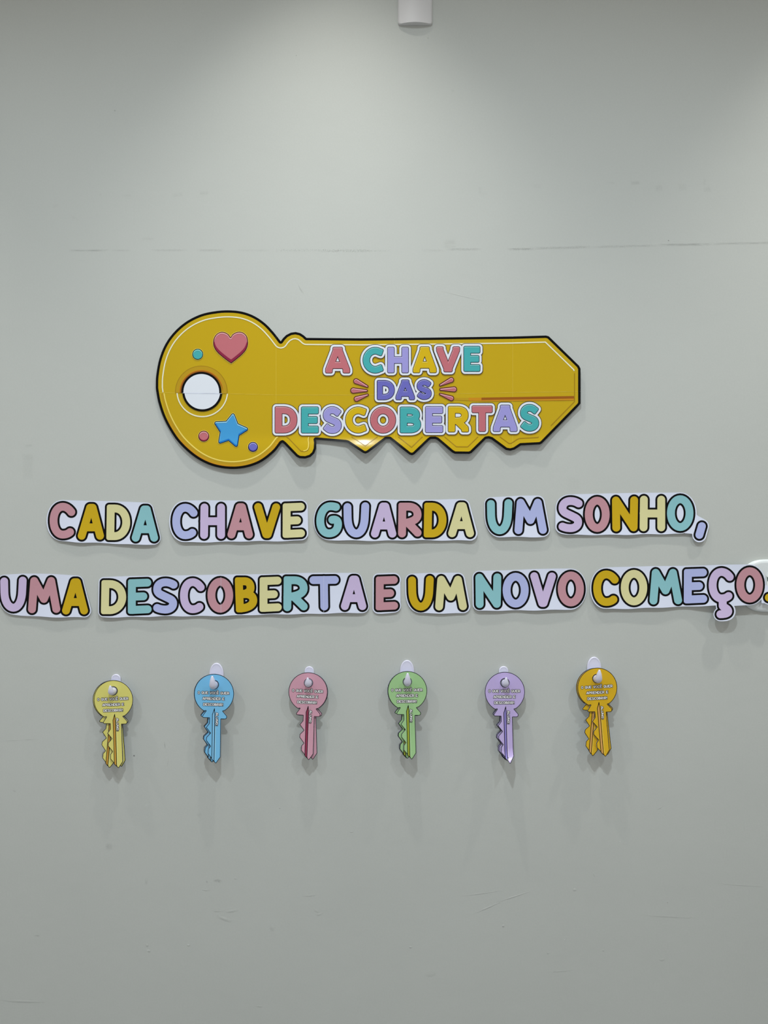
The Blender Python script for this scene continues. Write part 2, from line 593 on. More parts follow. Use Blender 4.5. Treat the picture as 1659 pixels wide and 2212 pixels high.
def stain_material(square, breakup, light):
    """thin film of dirt or residue: shape from local coordinates, broken up by noise, strength from the object's own alpha"""
    m = bpy.data.materials.new((('glossy' if square else 'pale') if light else 'grey') + '_scuff_' + ('band' if square else 'spot'))
    m.use_nodes = True
    nt = m.node_tree
    N, Lk = nt.nodes, nt.links
    p = N['Principled BSDF']
    gloss = light and square                # glossy tape residue: the wall's own colour, only shinier
    wallc = tuple(v * FILL / 0.88 for v in surf(186, 190, 185)[:3]) + (1,)
    p.inputs['Base Color'].default_value = wallc if gloss else ((.9, .92, .9, 1) if light else (.06, .06, .055, 1))
    p.inputs['Roughness'].default_value = 0.15 if gloss else (0.4 if light else 0.7)
    p.inputs['Specular IOR Level'].default_value = 0.5 if gloss else 0.2
    tc = N.new('ShaderNodeTexCoord'); ge = N.new('ShaderNodeNewGeometry')
    oi = N.new('ShaderNodeObjectInfo')
    ab = N.new('ShaderNodeVectorMath'); ab.operation = 'ABSOLUTE'
    Lk.new(tc.outputs['Object'], ab.inputs[0])
    if square:
        sp = N.new('ShaderNodeSeparateXYZ'); Lk.new(ab.outputs[0], sp.inputs[0])
        mx = N.new('ShaderNodeMath'); mx.operation = 'MAXIMUM'
        Lk.new(sp.outputs[0], mx.inputs[0]); Lk.new(sp.outputs[2], mx.inputs[1]); d = mx.outputs[0]
    else:
        le = N.new('ShaderNodeVectorMath'); le.operation = 'LENGTH'; Lk.new(ab.outputs[0], le.inputs[0]); d = le.outputs['Value']
    r = N.new('ShaderNodeMapRange'); r.inputs[1].default_value = .62 if square else .35; r.inputs[2].default_value = 1
    r.inputs[3].default_value = 1; r.inputs[4].default_value = 0
    Lk.new(d, r.inputs[0])
    v = r.outputs[0]
    if breakup:
        mp = N.new('ShaderNodeMapping')
        mp.inputs['Scale'].default_value = (40, 1, 350) if breakup == 's' else (520, 520, 620)
        Lk.new(ge.outputs['Position'], mp.inputs['Vector'])
        n = N.new('ShaderNodeTexNoise'); n.inputs['Scale'].default_value = 1.0; n.inputs['Detail'].default_value = 3
        Lk.new(mp.outputs[0], n.inputs['Vector'])
        q = N.new('ShaderNodeMapRange')
        q.inputs[1].default_value, q.inputs[2].default_value = {'f': (.40, .60), 's': (.30, .62), 'g': (.52, .60)}[breakup]
        Lk.new(n.outputs['Fac'], q.inputs[0])
        t = N.new('ShaderNodeMath'); t.operation = 'MULTIPLY'; Lk.new(v, t.inputs[0]); Lk.new(q.outputs[0], t.inputs[1]); v = t.outputs[0]
    t = N.new('ShaderNodeMath'); t.operation = 'MULTIPLY'; Lk.new(v, t.inputs[0]); Lk.new(oi.outputs['Alpha'], t.inputs[1])
    Lk.new(t.outputs[0], p.inputs['Alpha'])
    return m

wall = link('wall_back', box_mesh('wall_back', -3.2, 0, 0, 3.2, 0.15, CEIL), wall_material())
wall['kind'] = 'structure'
wall['label'] = 'light grey painted wall with scuffs and tape marks'

# dirt, tape residue and lumps of filler on the wall: (x, y, rx, ry, angle, band?, amount, breakup)
def wall_marks():
    dark = [
        (192, 541, 44, 1.8, 0, True, .16, 's'), (262, 541, 22, 1.8, 0, True, .10, 'f'), (365, 540.5, 42, 2.2, 0, True, .11, 'f'),
        (455, 540.5, 30, 2.6, 0, True, .12, 'f'), (545, 541, 40, 2.2, 0, True, .07, 'f'),
        (935, 541, 26, 2.4, 0, True, .06, 'f'), (1003, 538.5, 38, 2.8, 0, True, .14, 'f'), (1125, 538, 30, 2.6, .6, True, .20, 'f'),
        (1215, 535, 68, 2.8, 1.3, True, .15, 'f'), (1350, 532, 75, 2.4, 1.2, True, .13, 'f'), (1480, 528.5, 60, 2.8, 1.0, True, .15, 's'),
        (1605, 525.5, 70, 2.4, 1.2, True, .13, 's'), (320, 516, 14, 2.5, 0, True, .06, 'f'), (972, 527, 14, 10, 8, True, .05, 's'),
        (1372, 395, 10, 4, 2, True, .08, 's'), (1319, 395, 10, 2, -4, True, .06, 's'), (1424, 406, 8, 7, 10, True, .07, 'f'),
        (1475, 404, 10, 9, 0, True, .05, 'f'), (1528, 409, 9, 6, 0, True, .07, 'f'), (1522, 393, 2, 8, 0, True, .05, 's'),
        (1160, 402, 10, 4, 0, True, .04, 's'), (1037, 411, 3, 9, 0, True, .05, 's'), (1046, 418, 8, 3, 0, True, .03, 's'),
        (384, 421, 11, 4, 12, True, .06, 's'), (441, 417, 11, 4, 0, True, .06, 's'), (275, 422, 9, 2, 0, True, .05, 's'), (217, 420, 4, 3, 0, False, .07, 'f'),
        (120, 445, 8, 3, 30, False, .05, 's'), (160, 470, 14, 3, -35, False, .04, 'f'), (248, 239, 2.2, 2.2, 0, False, .2, ''), (640, 120, 1.6, 1.6, 0, False, .2, ''),
        (60, 990, 13, 10, 0, True, .06, 'f'), (60, 1015, 12, 22, 0, True, .04, 'f'), (62, 963, 9, 3, 8, True, .06, 's'),
        (235, 1829, 10, 9, 0, False, .13, 'f'), (470, 1903, 11, 4, -6, False, .24, 'f'), (447, 1905, 2.5, 3, 30, False, .12, ''),
        (80, 2021, 7, 2, 0, False, .14, 's'), (31, 1709, 5, 2, -20, False, .12, 's'), (289.5, 1632.5, 2, 2, 0, False, .55, ''),
        (356, 1610, 1.3, 9, 8, False, .22, 's'), (363, 1646, 1.3, 12, -10, False, .12, 's'), (430, 1760, 8, 4, 0, False, .05, 's'),
        (924, 82, 2.4, 1.6, 0, False, .22, ''), (978, 196, 4, 5, 20, False, .05, 's'), (1444, 519.5, 1.6, 1.4, 0, False, .4, ''),
        (945, 1358, 6, 12, 0, True, .04, 'f'), (1240, 1045, 14, 16, 0, True, .025, 's'), (45, 1599, 48, 1.1, 3, False, .12, 's'),
        (883, 1742, 3, 2, 0, False, .14, 'f'), (1442, 1950, 1.6, 1.6, 0, False, .2, ''),
    ]
    lightm = [
        (660, 540.5, 75, 2.6, 0, True, .35), (745, 541.5, 60, 3.0, 0, True, .75), (815, 541.5, 30, 2.2, 0, True, .3),
        (407, 2042, 3.5, 3.0, 0, False, .6), (912, 80, 12, 22, 0, False, .10), (748 * .482 + 859, 2030, 1.8, 1.4, 0, False, .6),
        (1339, 1818, 2.4, 1.8, 0, False, .4), (320, 2053, 4, 3, 0, False, .25), (318, 1740, 3, 2, 0, False, .3)]
    lumps = [
            (485, 1985, 18, 5, -20, 1.0), (500, 1968, 16, 4, 8, .8), (588, 2004, 6, 9, 10, .8), (318, 2042, 4, 4, 0, 1.0), (322, 2054, 4, 4, 0, 1.2),
            (407, 2042, 4, 3, 0, 1.2), (684, 1968, 8, 4, -25, .5), (690, 1975, 9, 3, 20, .5), (668, 1935, 16, 2, 4, .5), (316, 1903, 3, 8, 0, .6),
            (445, 1923, 9, 2, 0, .5), (508, 1898, 4, 2, 0, .5), (470, 1968, 12, 3, 0, .4), (50, 2163, 50, 4, -2, .8), (1241, 1922, 5, 4, 0, 1.0),
            (1087, 2000, 3.5, 3.5, 0, 1.3), (1110, 1937, 40, 2.0, 18, .8), (1055, 1960, 36, 2.4, 24, .8), (1040, 1930, 46, 2, 8, .5),
            (887, 2046, 4, 3, 0, 1.0), (1184, 2059, 4, 3, 0, .6), (1283, 1889, 2, 6, 20, .6), (1430, 2073, 7, 4, 10, .6), (1426, 1745, 8, 2, 35, .5),
            (1210, 2098, 28, 2, 4, .35), (1303, 2053, 2.5, 2.5, 0, .8), (650, 624, 3, 12, 28, .9), (1000, 640, 48, 1.2, -13, .5), (604, 1745, 3, 2, 0, .8),
            (1445, 1980, 60, 3, -3, .4), (1600, 1912, 50, 2, -4, .4), (759, 1797, 5, 2, 0, .6), (560, 2174, 10, 2, -5, .5), (930, 2105, 12, 6, 10, .4)]
    qm = {}
    rows = [r + (False,) for r in dark] + [r + ('g' if r[5] else '', True) for r in lightm]
    for px, py, rx, ry, an, sq, amt, br, light in rows:
        k = (sq, br, light)
        if k not in qm:
            me = bpy.data.meshes.new('scuff_mark')
            me.from_pydata([(-1, 0, -1), (1, 0, -1), (1, 0, 1), (-1, 0, 1)], [], [(0, 1, 2, 3)])
            me.materials.append(stain_material(*k)); qm[k] = me
        o = bpy.data.objects.new('scuff_mark', qm[k]); C.objects.link(o); o.parent = wall
        o.location = world_pt(px, py, 0.00025); o.location.y = -0.00025
        o.rotation_euler = (0, -math.radians(an), 0); o.scale = (rx * S, 1, ry * S)
        o.color = (1, 1, 1, amt)
    n, rings = 20, 6
    V, F = [(0, -1, 0)], []
    for r in range(1, rings + 1):
        q = r / rings
        for k in range(n):
            a = 2 * math.pi * k / n
            V.append((q * math.cos(a), -(0.5 + 0.5 * math.cos(math.pi * q)), q * math.sin(a)))
    F += [(0, 1 + k, 1 + (k + 1) % n) for k in range(n)]
    for r in range(rings - 1):
        F += [(1 + r * n + k, 1 + (r + 1) * n + k, 1 + (r + 1) * n + (k + 1) % n, 1 + r * n + (k + 1) % n) for k in range(n)]
    me = bpy.data.meshes.new('paint_lump'); me.from_pydata(V, [], F)
    me.polygons.foreach_set('use_smooth', [True] * len(F)); me.update()
    me.materials.append(wall.data.materials[0])
    for px, py, rx, ry, an, amt in lumps:
        o = bpy.data.objects.new('paint_lump', me); C.objects.link(o); o.parent = wall
        o.location = world_pt(px, py, 0.0); o.rotation_euler = (0, -math.radians(an), 0)
        o.scale = (rx * S, 0.0005 * amt, ry * S)
wall_marks()

def plain(name, rgb, rough):
    m = paper(name, rgb, rough, 0.3, 0.02)
    return m
floor = link('floor', box_mesh('floor', -3.2, -4.2, -0.1, 3.2, 0.15, 0), plain('beige_floor_tile', (118, 120, 122), 0.4))
floor['kind'] = 'structure'
ceiling = link('ceiling', box_mesh('ceiling', -3.2, -4.2, CEIL, 3.2, 0.15, CEIL + 0.1), plain('white_ceiling_paint', (226, 226, 222), 0.8))
ceiling['kind'] = 'structure'

# ---------------------------------------------------------------- big key banner
def cA(x, y): return (320 + x / 3.456, 650 + y / 3.456)
def cB(x, y): return (780 + x / 3.318, 650 + y / 3.318)
def c6(x, y): return (600 + x / 5.027, 920 + y / 5.027)

key_out = (smooth([cA(*p) for p in [(57, 650), (60, 560), (83, 435), (130, 320), (200, 226), (290, 151), (395, 100), (500, 77), (600, 70), (700, 80),
                             (790, 112), (870, 165), (935, 232), (990, 302)]], 5)
           + [cA(*p) for p in [(1005, 280), (1030, 255), (1065, 237), (1100, 232), (1135, 240),
                             (1162, 257), (1182, 276)]]
           + [cB(*p) for p in [(0, 268), (500, 263), (1085, 255), (1325, 248), (1345, 253), (1562, 464), (1573, 485), (1573, 735), (1564, 748),
                               (1298, 1020), (1282, 1029), (1145, 1036), (1100, 1066), (1070, 1074), (1038, 1069), (935, 993), (915, 986), (895, 989),
                               (792, 1090), (775, 1097), (672, 1096), (652, 1086), (545, 995), (530, 989), (500, 990), (488, 998), (382, 1100), (365, 1107),
                               (345, 1101), (222, 1003), (205, 990), (180, 990), (163, 1003), (50, 1088), (32, 1095), (15, 1090)]]
           + [c6(*p) for p in [(762, 185), (740, 178), (415, 150), (420, 182), (416, 250), (396, 300), (355, 338), (300, 355), (235, 352), (200, 332),
                               (70, 196), (50, 181), (38, 188)]]
           + smooth([cA(*p) for p in [(985, 1075), (940, 1130), (850, 1200), (750, 1240), (640, 1255), (530, 1245), (430, 1213), (330, 1153), (230, 1060),
                               (160, 960), (110, 860), (77, 760), (63, 690)]], 5))

_tx = np.arange(300, 1300)
_lift = np.interp(_tx, [337, 430, 520, 590, 635, 665, 700, 725, 800, 850, 880, 950, 1000, 1060, 1110, 1180, 1254],
                  [.06, .10, .14, .18, .34, .38, .44, .50, .56, .50, .38, .34, .36, .24, .16, .30, .30])
_k = np.hanning(61); _k /= _k.sum()
_lift = np.convolve(np.pad(_lift, 30, mode='edge'), _k, 'valid')

def banner_depth(x, y):
    lf = float(np.interp(x, _tx, _lift))
    soft = lambda z: math.log1p(math.exp(z)) if z < 30 else z
    hinge = 5.5 * soft((y - 945) / 5.5) - 4.2 * soft((y - 963) / 6.0)      # the lower edge bends off the wall, then hangs straighter
    ridge = 0.0015 * math.sin((x - 337) * 0.0246) ** 2
    return 0.0040 + lf * hinge * S + ridge + 0.005 * max(0.0, (x - 1050) / 200.0)

ob = world_pt(795, 845, 0.0)
banner = empty('key_banner', ob, 'large golden yellow paper key banner reading A CHAVE DAS DESCOBERTAS', 'banner')
LG = 0.0003     # one print layer

gk = Grid(328, 662, 1264, 1024, 0.8)
DK = d_poly(gk.X, gk.Y, key_out)
seam_x = [336, 480, 600, 860, 985, 1254]
seam_y = [848.2, 850, 853, 853.3, 850.5, 845.3]
SY = gk.Y - np.interp(gk.X, seam_x, seam_y)
vx = [320, 596.5, 852, 1107.5, 1270]
for row in (0, 1):
    for c in range(4):
        cell = np.maximum(np.maximum(vx[c] - gk.X, gk.X - vx[c + 1]), SY if row == 0 else -SY)
        o = link('paper_sheet', sheet_mesh('paper_sheet', shape(gk, np.maximum(DK, cell), 0), banner_depth, ob, 0, 0.0004), M['white'], banner)
        lps = shape(gk, np.maximum(DK, cell), 0)
        link('black_border_print', sheet_mesh('black_border_print', lps, banner_depth, ob, LG), M['black'], o)
        lps = shape(gk, np.maximum(DK + 5.3, cell), 0)
        link('yellow_face_print', sheet_mesh('yellow_face_print', lps, banner_depth, ob, 2 * LG), M['gold'], o)

def bprint(name, V, mat, layer, parent=banner, g=gk, iso=0.0, tol=0.07, label=None):
    lps = shape(g, V, iso, tol)
    if not lps:
        return None
    if name == 'tooth_line' and len(lps) > 1:          # each stretch of line is a piece of its own
        for lp in lps:
            link(name, sheet_mesh(name, [lp], banner_depth, ob, layer * LG), M[mat], parent)
        return None
    o = link(name, sheet_mesh(name, lps, banner_depth, ob, layer * LG), M[mat], parent)
    if label:
        o['label'] = label
    return o

band = lambda V, c, hw: np.abs(V + c) - hw
X, Y = gk.X, gk.Y
# pale hairlines where the sheets meet
bprint('sheet_seam', np.maximum(np.abs(SY) - 0.40, DK + 5.3), 'seam', 3)
for sx in vx[1:4]:
    g2 = Grid(sx - 3, 700, sx + 3, 1010, 0.25)
    bprint('sheet_seam', np.maximum.reduce([np.abs(g2.X - sx) - 0.25, d_poly(g2.X, g2.Y, key_out) + 5.3]), 'seam', 3, g=g2)
# printed bevel lines
bprint('rim_print', np.maximum.reduce([DK + 5.3, -(DK + 9.5), 905 - Y, X - 606, -SY]), 'rim', 3)
bprint('rim_print', np.maximum.reduce([DK + 5.3, -(DK + 7.0), 950 - Y, X - 500]), 'amber', 3.5)
bprint('rim_print', np.maximum.reduce([DK + 9.5, -(DK + 14.6), -SY + 2, X - 604]), 'gold_dark', 3)
up = np.maximum.reduce([band(DK, 14.2, 1.25), SY + 1, -(d_poly(X, Y, [(1180, 800), (1262, 802), (1262, 860), (1180, 860)]))])
bprint('white_rim_line', up, 'cream', 4)
bprint('butter_rim_line', np.maximum.reduce([band(DK, 15.8, 1.3), -SY + 1, X - 601, np.where(Y > 938, -9, X - 420)]), 'butter', 4)
toothy = np.maximum.reduce([band(DK, 15.5, 0.75), 943 - Y, 612 - X])
bprint('tooth_line', toothy, 'gold_line', 4)
bprint('tooth_line', np.maximum.reduce([band(DK, 13.0, 0.7), 1190 - X, 806 - Y, Y - 945]), 'gold_line', 4)
bprint('tooth_line', np.maximum.reduce([band(DK, 16.8, 0.9), 944 - Y, 655 - X, X - 676]), 'butter', 4.4)
for k, (x0, x1) in enumerate([(973, 1012), (1012, 1040), (1040, 1240)]):
    g2 = Grid(x0 - 2, 850, x1 + 4, 872, 0.4)
    top = np.interp(g2.X, [960, 1034, 1238], [860.5, 859, 855.5])
    bot = np.interp(g2.X, [960, 1034, 1238, 1246], [863.5, 866.5, 864.3, 862])
    V = np.maximum.reduce([top - g2.Y, g2.Y - bot, x0 - g2.X, g2.X - x1])
    bprint('groove_print', V, ['gold_dark', 'amber', 'brown'][k], 4, g=g2)
    if k == 2:
        bprint('groove_print', np.maximum.reduce([top + 5.5 - g2.Y, g2.Y - bot - 0.5, x0 - g2.X, g2.X - x1]), 'amber', 4.5, g=g2)
# the printed hole
gh = Grid(370, 780, 500, 912, 0.5)
SYh = gh.Y - np.interp(gh.X, seam_x, seam_y)
cxh = np.where(SYh < 0, 434.9, 437.0); cyh = np.where(SYh < 0, 846.5, 845.5)
R = np.hypot(gh.X - cxh, gh.Y - cyh)
bprint('hole_bevel', np.maximum(R - 56.5, SYh + .2), 'gold_line', 4, g=gh)
bprint('hole_bevel', np.maximum(R - 55.3, SYh + .2), 'gold_dark', 5, g=gh)
Rs = np.hypot(gh.X - cxh - 2.2, gh.Y - cyh - 3.0)
bprint('hole_bevel', np.maximum.reduce([R - 48, -(Rs - 45.5), SYh + .2]), 'amber', 5.6, g=gh)
bprint('hole_bevel', np.maximum.reduce([R - 46.2, -(Rs - 43.8), SYh + .2]), 'brown', 6.2, g=gh)
bprint('hole_line', np.maximum(np.abs(R - 54.5) - 1.3, -SYh + .3), 'cream', 5, g=gh)
bprint('hole_ring', R - 43.3, 'black', 7, g=gh)
bprint('hole_disc', R - 38.6, 'hole', 8, g=gh)
bprint('hole_seam', np.maximum(np.abs(SYh) - 0.35, R - 43), 'white', 10, g=gh)

# heart, star, dots
heart_pts = [cA(*p) for p in [(615, 272), (600, 249), (575, 235), (545, 231), (515, 244), (494, 270), (485, 305), (490, 342), (510, 377), (545, 411),
                              (590, 447), (620, 467), (655, 440), (700, 402), (730, 367), (745, 327), (745, 295), (735, 260), (710, 237), (680, 230),
                              (650, 237), (628, 251)]]
heart_pts = smooth(heart_pts[1:11], 3) + [heart_pts[11]] + smooth(heart_pts[12:], 3) + [heart_pts[0]]
def star_pts():
    c8 = lambda x, y: (440 + x / 11.85, 880 + y / 11.85)
    tips = [(757, 150), (1140, 550), (850, 1012), (385, 917), (275, 380)]
    inn = [(880, 415), (915, 715), (635, 850), (415, 625), (575, 350)]
    cc = (690, 610)
    out = []
    for t, i in zip(tips, inn):
        for p, r in ((t, 55), (i, 50)):
            L = math.hypot(p[0] - cc[0], p[1] - cc[1])
            out.append(c8(p[0] + (cc[0] - p[0]) * r / L, p[1] + (cc[1] - p[1]) * r / L))
    return out
SP = star_pts()
shapes = [
    ('heart_print', 'glossy pink heart print', lambda X, Y: d_poly(X, Y, heart_pts), (455, 710, 542, 792), ('maroon', 'P', 'P_lo', 'P_hi'), 6.0),
    ('star_print', 'blue star print', lambda X, Y: d_poly(X, Y, SP) - 4.4, (458, 888, 540, 970), ('navy', 'B', 'B_lo', 'B_hi'), 3.2),
    ('dot_print', 'turquoise dot print', lambda X, Y: np.hypot(X - 427.1, Y - 765.2) - 11.9, (411, 749, 443, 781), ('navy', 'T', 'T', 'T_hi'), 2.0),
    ('dot_print', 'rose dot print', lambda X, Y: np.hypot(X - 440.1, Y - 942.2) - 11.9, (424, 926, 456, 958), ('maroon', 'P', 'P_lo', 'P_hi'), 2.0),
    ('dot_print', 'violet dot print', lambda X, Y: np.hypot(X - 546.5, Y - 965.4) - 10.9, (531, 950, 562, 981), ('navy', 'V', 'V_lo', 'V_hi'), 2.0),
]
def c4(x, y): return (680 + x / 8.295, 730 + y / 8.295)
def c5(x, y): return (860 + x / 8.295, 730 + y / 8.295)
for f, a, b, ra, rb in [(c4, (740, 775), (938, 868), 52, 24), (c4, (692, 942), (928, 945), 55, 24), (c4, (750, 1092), (944, 1020), 52, 24),
                        (c5, (953, 752), (756, 845), 50, 24), (c5, (1003, 920), (764, 922), 52, 26), (c5, (953, 1082), (754, 1006), 50, 22)]:
    A_, B_ = f(*a), f(*b)
    shapes.append(('spark_print', 'rose spark stroke print', (lambda A_, B_, ra, rb: lambda X, Y: d_cone(X, Y, A_, B_, ra / 8.295, rb / 8.295))(A_, B_, ra, rb),
                   (min(A_[0], B_[0]) - 9, min(A_[1], B_[1]) - 9, max(A_[0], B_[0]) + 9, max(A_[1], B_[1]) + 9), ('maroon', 'P', None, 'P_hi'), 1.6))
for name, label, fn, bx, cols, e in shapes:
    g = Grid(*bx, 0.3)
    V = fn(g.X, g.Y)
    o = bprint(name, V, cols[0], 6, g=g, label=label)
    bprint('print_halo', V - 0.9, 'butter' if name != 'spark_print' else 'gold_dark', 5, o, g)
    ln = 1.5
    bprint('print_body', V + ln, cols[1], 7, o, g)
    if cols[2]:
        bprint('print_edge', np.maximum(V + ln, -(fn(g.X, g.Y + e * 0.8) + ln + e * .25)), cols[2], 8, o, g)
    hi = np.maximum(V + ln + 0.7, -(fn(g.X, g.Y - 1.5) + ln + 0.9))
    bprint('print_shine', hi, cols[3], 8.5, o, g)

# banner lettering
def place(crop, box):
    x0, y0, k = crop
    return (x0 + box[0] / k, y0 + box[1] / k, x0 + box[2] / k, y0 + box[3] / k)
K1, K2, K3 = (580, 860, 8.295), (760, 860, 7.541), (960, 860, 7.541)
K4, K5 = (680, 730, 8.295), (860, 730, 8.295)
bl = [('D', place(K1, (110, 145, 520, 632)), 'P', 7.2), ('E', place(K1, (580, 150, 903, 632)), 'T', 7.2), ('S', place(K1, (965, 145, 1318, 640)), 'L', 7.2),
      ('C', (745.4, 877.9, 794.2, 936.3), 'G', 7.2), ('O', place(K2, (295, 135, 722, 578)), 'P', 7.2), ('B', place(K2, (780, 138, 1130, 572)), 'T', 7.2),
      ('E', place(K2, (1192, 130, 1490, 567)), 'L', 7.2), ('R', place(K3, (55, 125, 400, 558)), 'G', 7.2), ('T', place(K3, (442, 117, 788, 550)), 'P', 7.2),
      ('A', place(K3, (788, 107, 1190, 550)), 'L', 7.2), ('S', place(K3, (1225, 95, 1548, 545)), 'T', 7.2),
      ('A', place(K4, (185, 158, 635, 635)), 'P', 7.0), ('C', place(K4, (855, 160, 1248, 637)), 'T', 7.0), ('H', (836.4, 749, 883.3, 806.2), 'L', 6.9),
      ('A', place(K5, (260, 150, 693, 630)), 'G', 7.0), ('V', place(K5, (680, 150, 1110, 615)), 'P', 7.0), ('E', place(K5, (1170, 142, 1475, 607)), 'T', 7.0),
      ('D', place(K4, (1110, 752, 1435, 1115)), 'V', 5.6), ('A', (854.2, 819.8, 896.5, 864.4), 'V', 5.6), ('S', place(K5, (325, 740, 607, 1110)), 'V', 5.6)]
CN = {'P': 'rose', 'T': 'turquoise', 'L': 'lavender', 'G': 'yellow', 'V': 'violet'}
for ch, (x0, y0, x1, y1), col, w in bl:
    ins = w + 1.2
    g = Grid(x0 - 8, y0 - 8, x1 + 8, y1 + 9, 0.4)
    bx = (x0 + ins, y0 + ins, x1 - ins, y1 - ins)
    V = glyph(g.X, g.Y, BLOCKF[ch], bx, w, 2.6)
    o = bprint('letter', V - 6.9, 'navy', 6, g=g, label='%s letter %s with white border' % (CN[col], ch))
    Vs = glyph(g.X, g.Y - 1.7, BLOCKF[ch], bx, w, 2.6)
    bprint('letter_underprint', Vs - 6.7, 'gold_line', 5, o, g)
    bprint('letter_border', V - 5.7, 'border', 7, o, g)
    bprint('letter_line', V - 1.2, 'maroon' if col == 'P' else 'navy', 8, o, g)
    bprint('letter_fill', V, col, 9, o, g)
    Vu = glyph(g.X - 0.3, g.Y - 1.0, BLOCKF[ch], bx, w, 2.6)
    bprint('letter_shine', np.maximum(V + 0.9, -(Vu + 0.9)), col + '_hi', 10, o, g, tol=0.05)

# ---------------------------------------------------------------- word cutouts
W_, O_ = 8.5, 4.2
def P8(c, *bs): return [place(c, b) for b in bs]
words = [
    ('CADA', 'pmyt', P8((90, 1060, 5.925), (77, 130, 462, 637), (437, 143, 822, 652), (803, 152, 1158, 657), (1128, 165, 1515, 677)), []),
    ('CHAVE', 'blpmy', P8((350, 1060, 5.027), (90, 120, 412, 547), (393, 118, 705, 545), (690, 115, 1008, 540), (980, 113, 1303, 537), (1288, 110, 1573, 533)), []),
    ('GUARDA', 'tblpmy', P8((670, 1060, 8.295), (75, 172, 604, 870), (563, 173, 1093, 872), (1055, 178, 1578, 875))
     + P8((850, 1060, 8.295), (48, 180, 537, 872), (508, 180, 985, 872), (945, 172, 1477, 868)), []),
    ('UM', 'tb', P8((1030, 1050, 8.295), (147, 200, 672, 898), (640, 192, 1290, 895)), []),
    ('SONHO,', 'lpmytb', P8((1190, 1050, 8.295), (102, 162, 602, 860), (573, 155, 1088, 857), (1060, 148, 1597, 850))
     + P8((1370, 1050, 8.295), (62, 138, 590, 845), (552, 130, 1097, 840), (1062, 613, 1318, 980)),
     [[(1500, 1108), (1507, 1115), (1520, 1122), (1512, 1150), (1503, 1156), (1494, 1152), (1480, 1151)]]),
    ('UMA', 'lpm', P8((0, 1220, 8.295), (-30, 178, 512, 875), (468, 185, 1114, 902), (1078, 208, 1612, 925)), []),
    ('DESCOBERTA', 'ytblpmytbl', P8((200, 1220, 8.295), (115, 240, 637, 920), (597, 215, 1092, 915), (1052, 208, 1557, 908))
     + P8((380, 1220, 8.295), (38, 205, 558, 902), (530, 198, 1060, 893), (1022, 190, 1492, 888))
     + P8((560, 1220, 6.636), (-24, 142, 350, 703), (318, 137, 722, 693), (692, 132, 1168, 682), (1143, 128, 1563, 677)), []),
    ('E', 'p', P8((790, 1220, 6.636), (115, 133, 492, 680)), []),
    ('UM', 'my', P8((790, 1220, 6.636), (580, 128, 1003, 685), (968, 130, 1478, 682)), []),
    ('NOVO', 'tblp', P8((1010, 1210, 6.144), (78, 150, 473, 662), (440, 142, 837, 655), (807, 135, 1198, 647), (1172, 125, 1570, 640)), []),
    ('COMEÇO.', 'mytblpm', P8((1260, 1200, 8.295), (143, 233, 678, 938), (637, 222, 1180, 928)) + [(1398.9, 1224.7, 1477.5, 1310)]
     + P8((1450, 1200, 7.938), (182, 190, 650, 855), (608, 180, 1113, 1108), (1083, 168, 1607, 840), (1572, 620, 1774, 822)),
     [[(1646, 1258), (1672, 1278), (1672, 1302), (1646, 1302)]]),
]
CW = {'p': 'pink', 'm': 'mustard', 'y': 'cream yellow', 't': 'teal', 'b': 'periwinkle', 'l': 'lilac'}
wlabels = ['paper word cutout CADA beginning with a pink C', 'paper word cutout CHAVE ending in a cream yellow E', 'paper word cutout GUARDA beginning with a teal G',
           'paper word cutout UM with teal U and periwinkle M', 'paper word cutout SONHO with a periwinkle comma', 'paper word cutout UMA with lilac U and mustard A',
           'long paper word cutout DESCOBERTA in ten pastel letters', 'single pink letter E paper cutout', 'paper word cutout UM with mustard U and cream yellow M',
           'paper word cutout NOVO beginning with a teal N', 'paper word cutout COMEÇO covering the white wall plate']
lifts = [(.0042, .0026), (.0050, .0016), (.0048, .0022), (.0065, .0010), (.0048, .0018), (.0040, .0020), (.0048, .0022), (.0028, .0010), (.0040, .0010), (.0050, .0018), (.0060, .0020)]

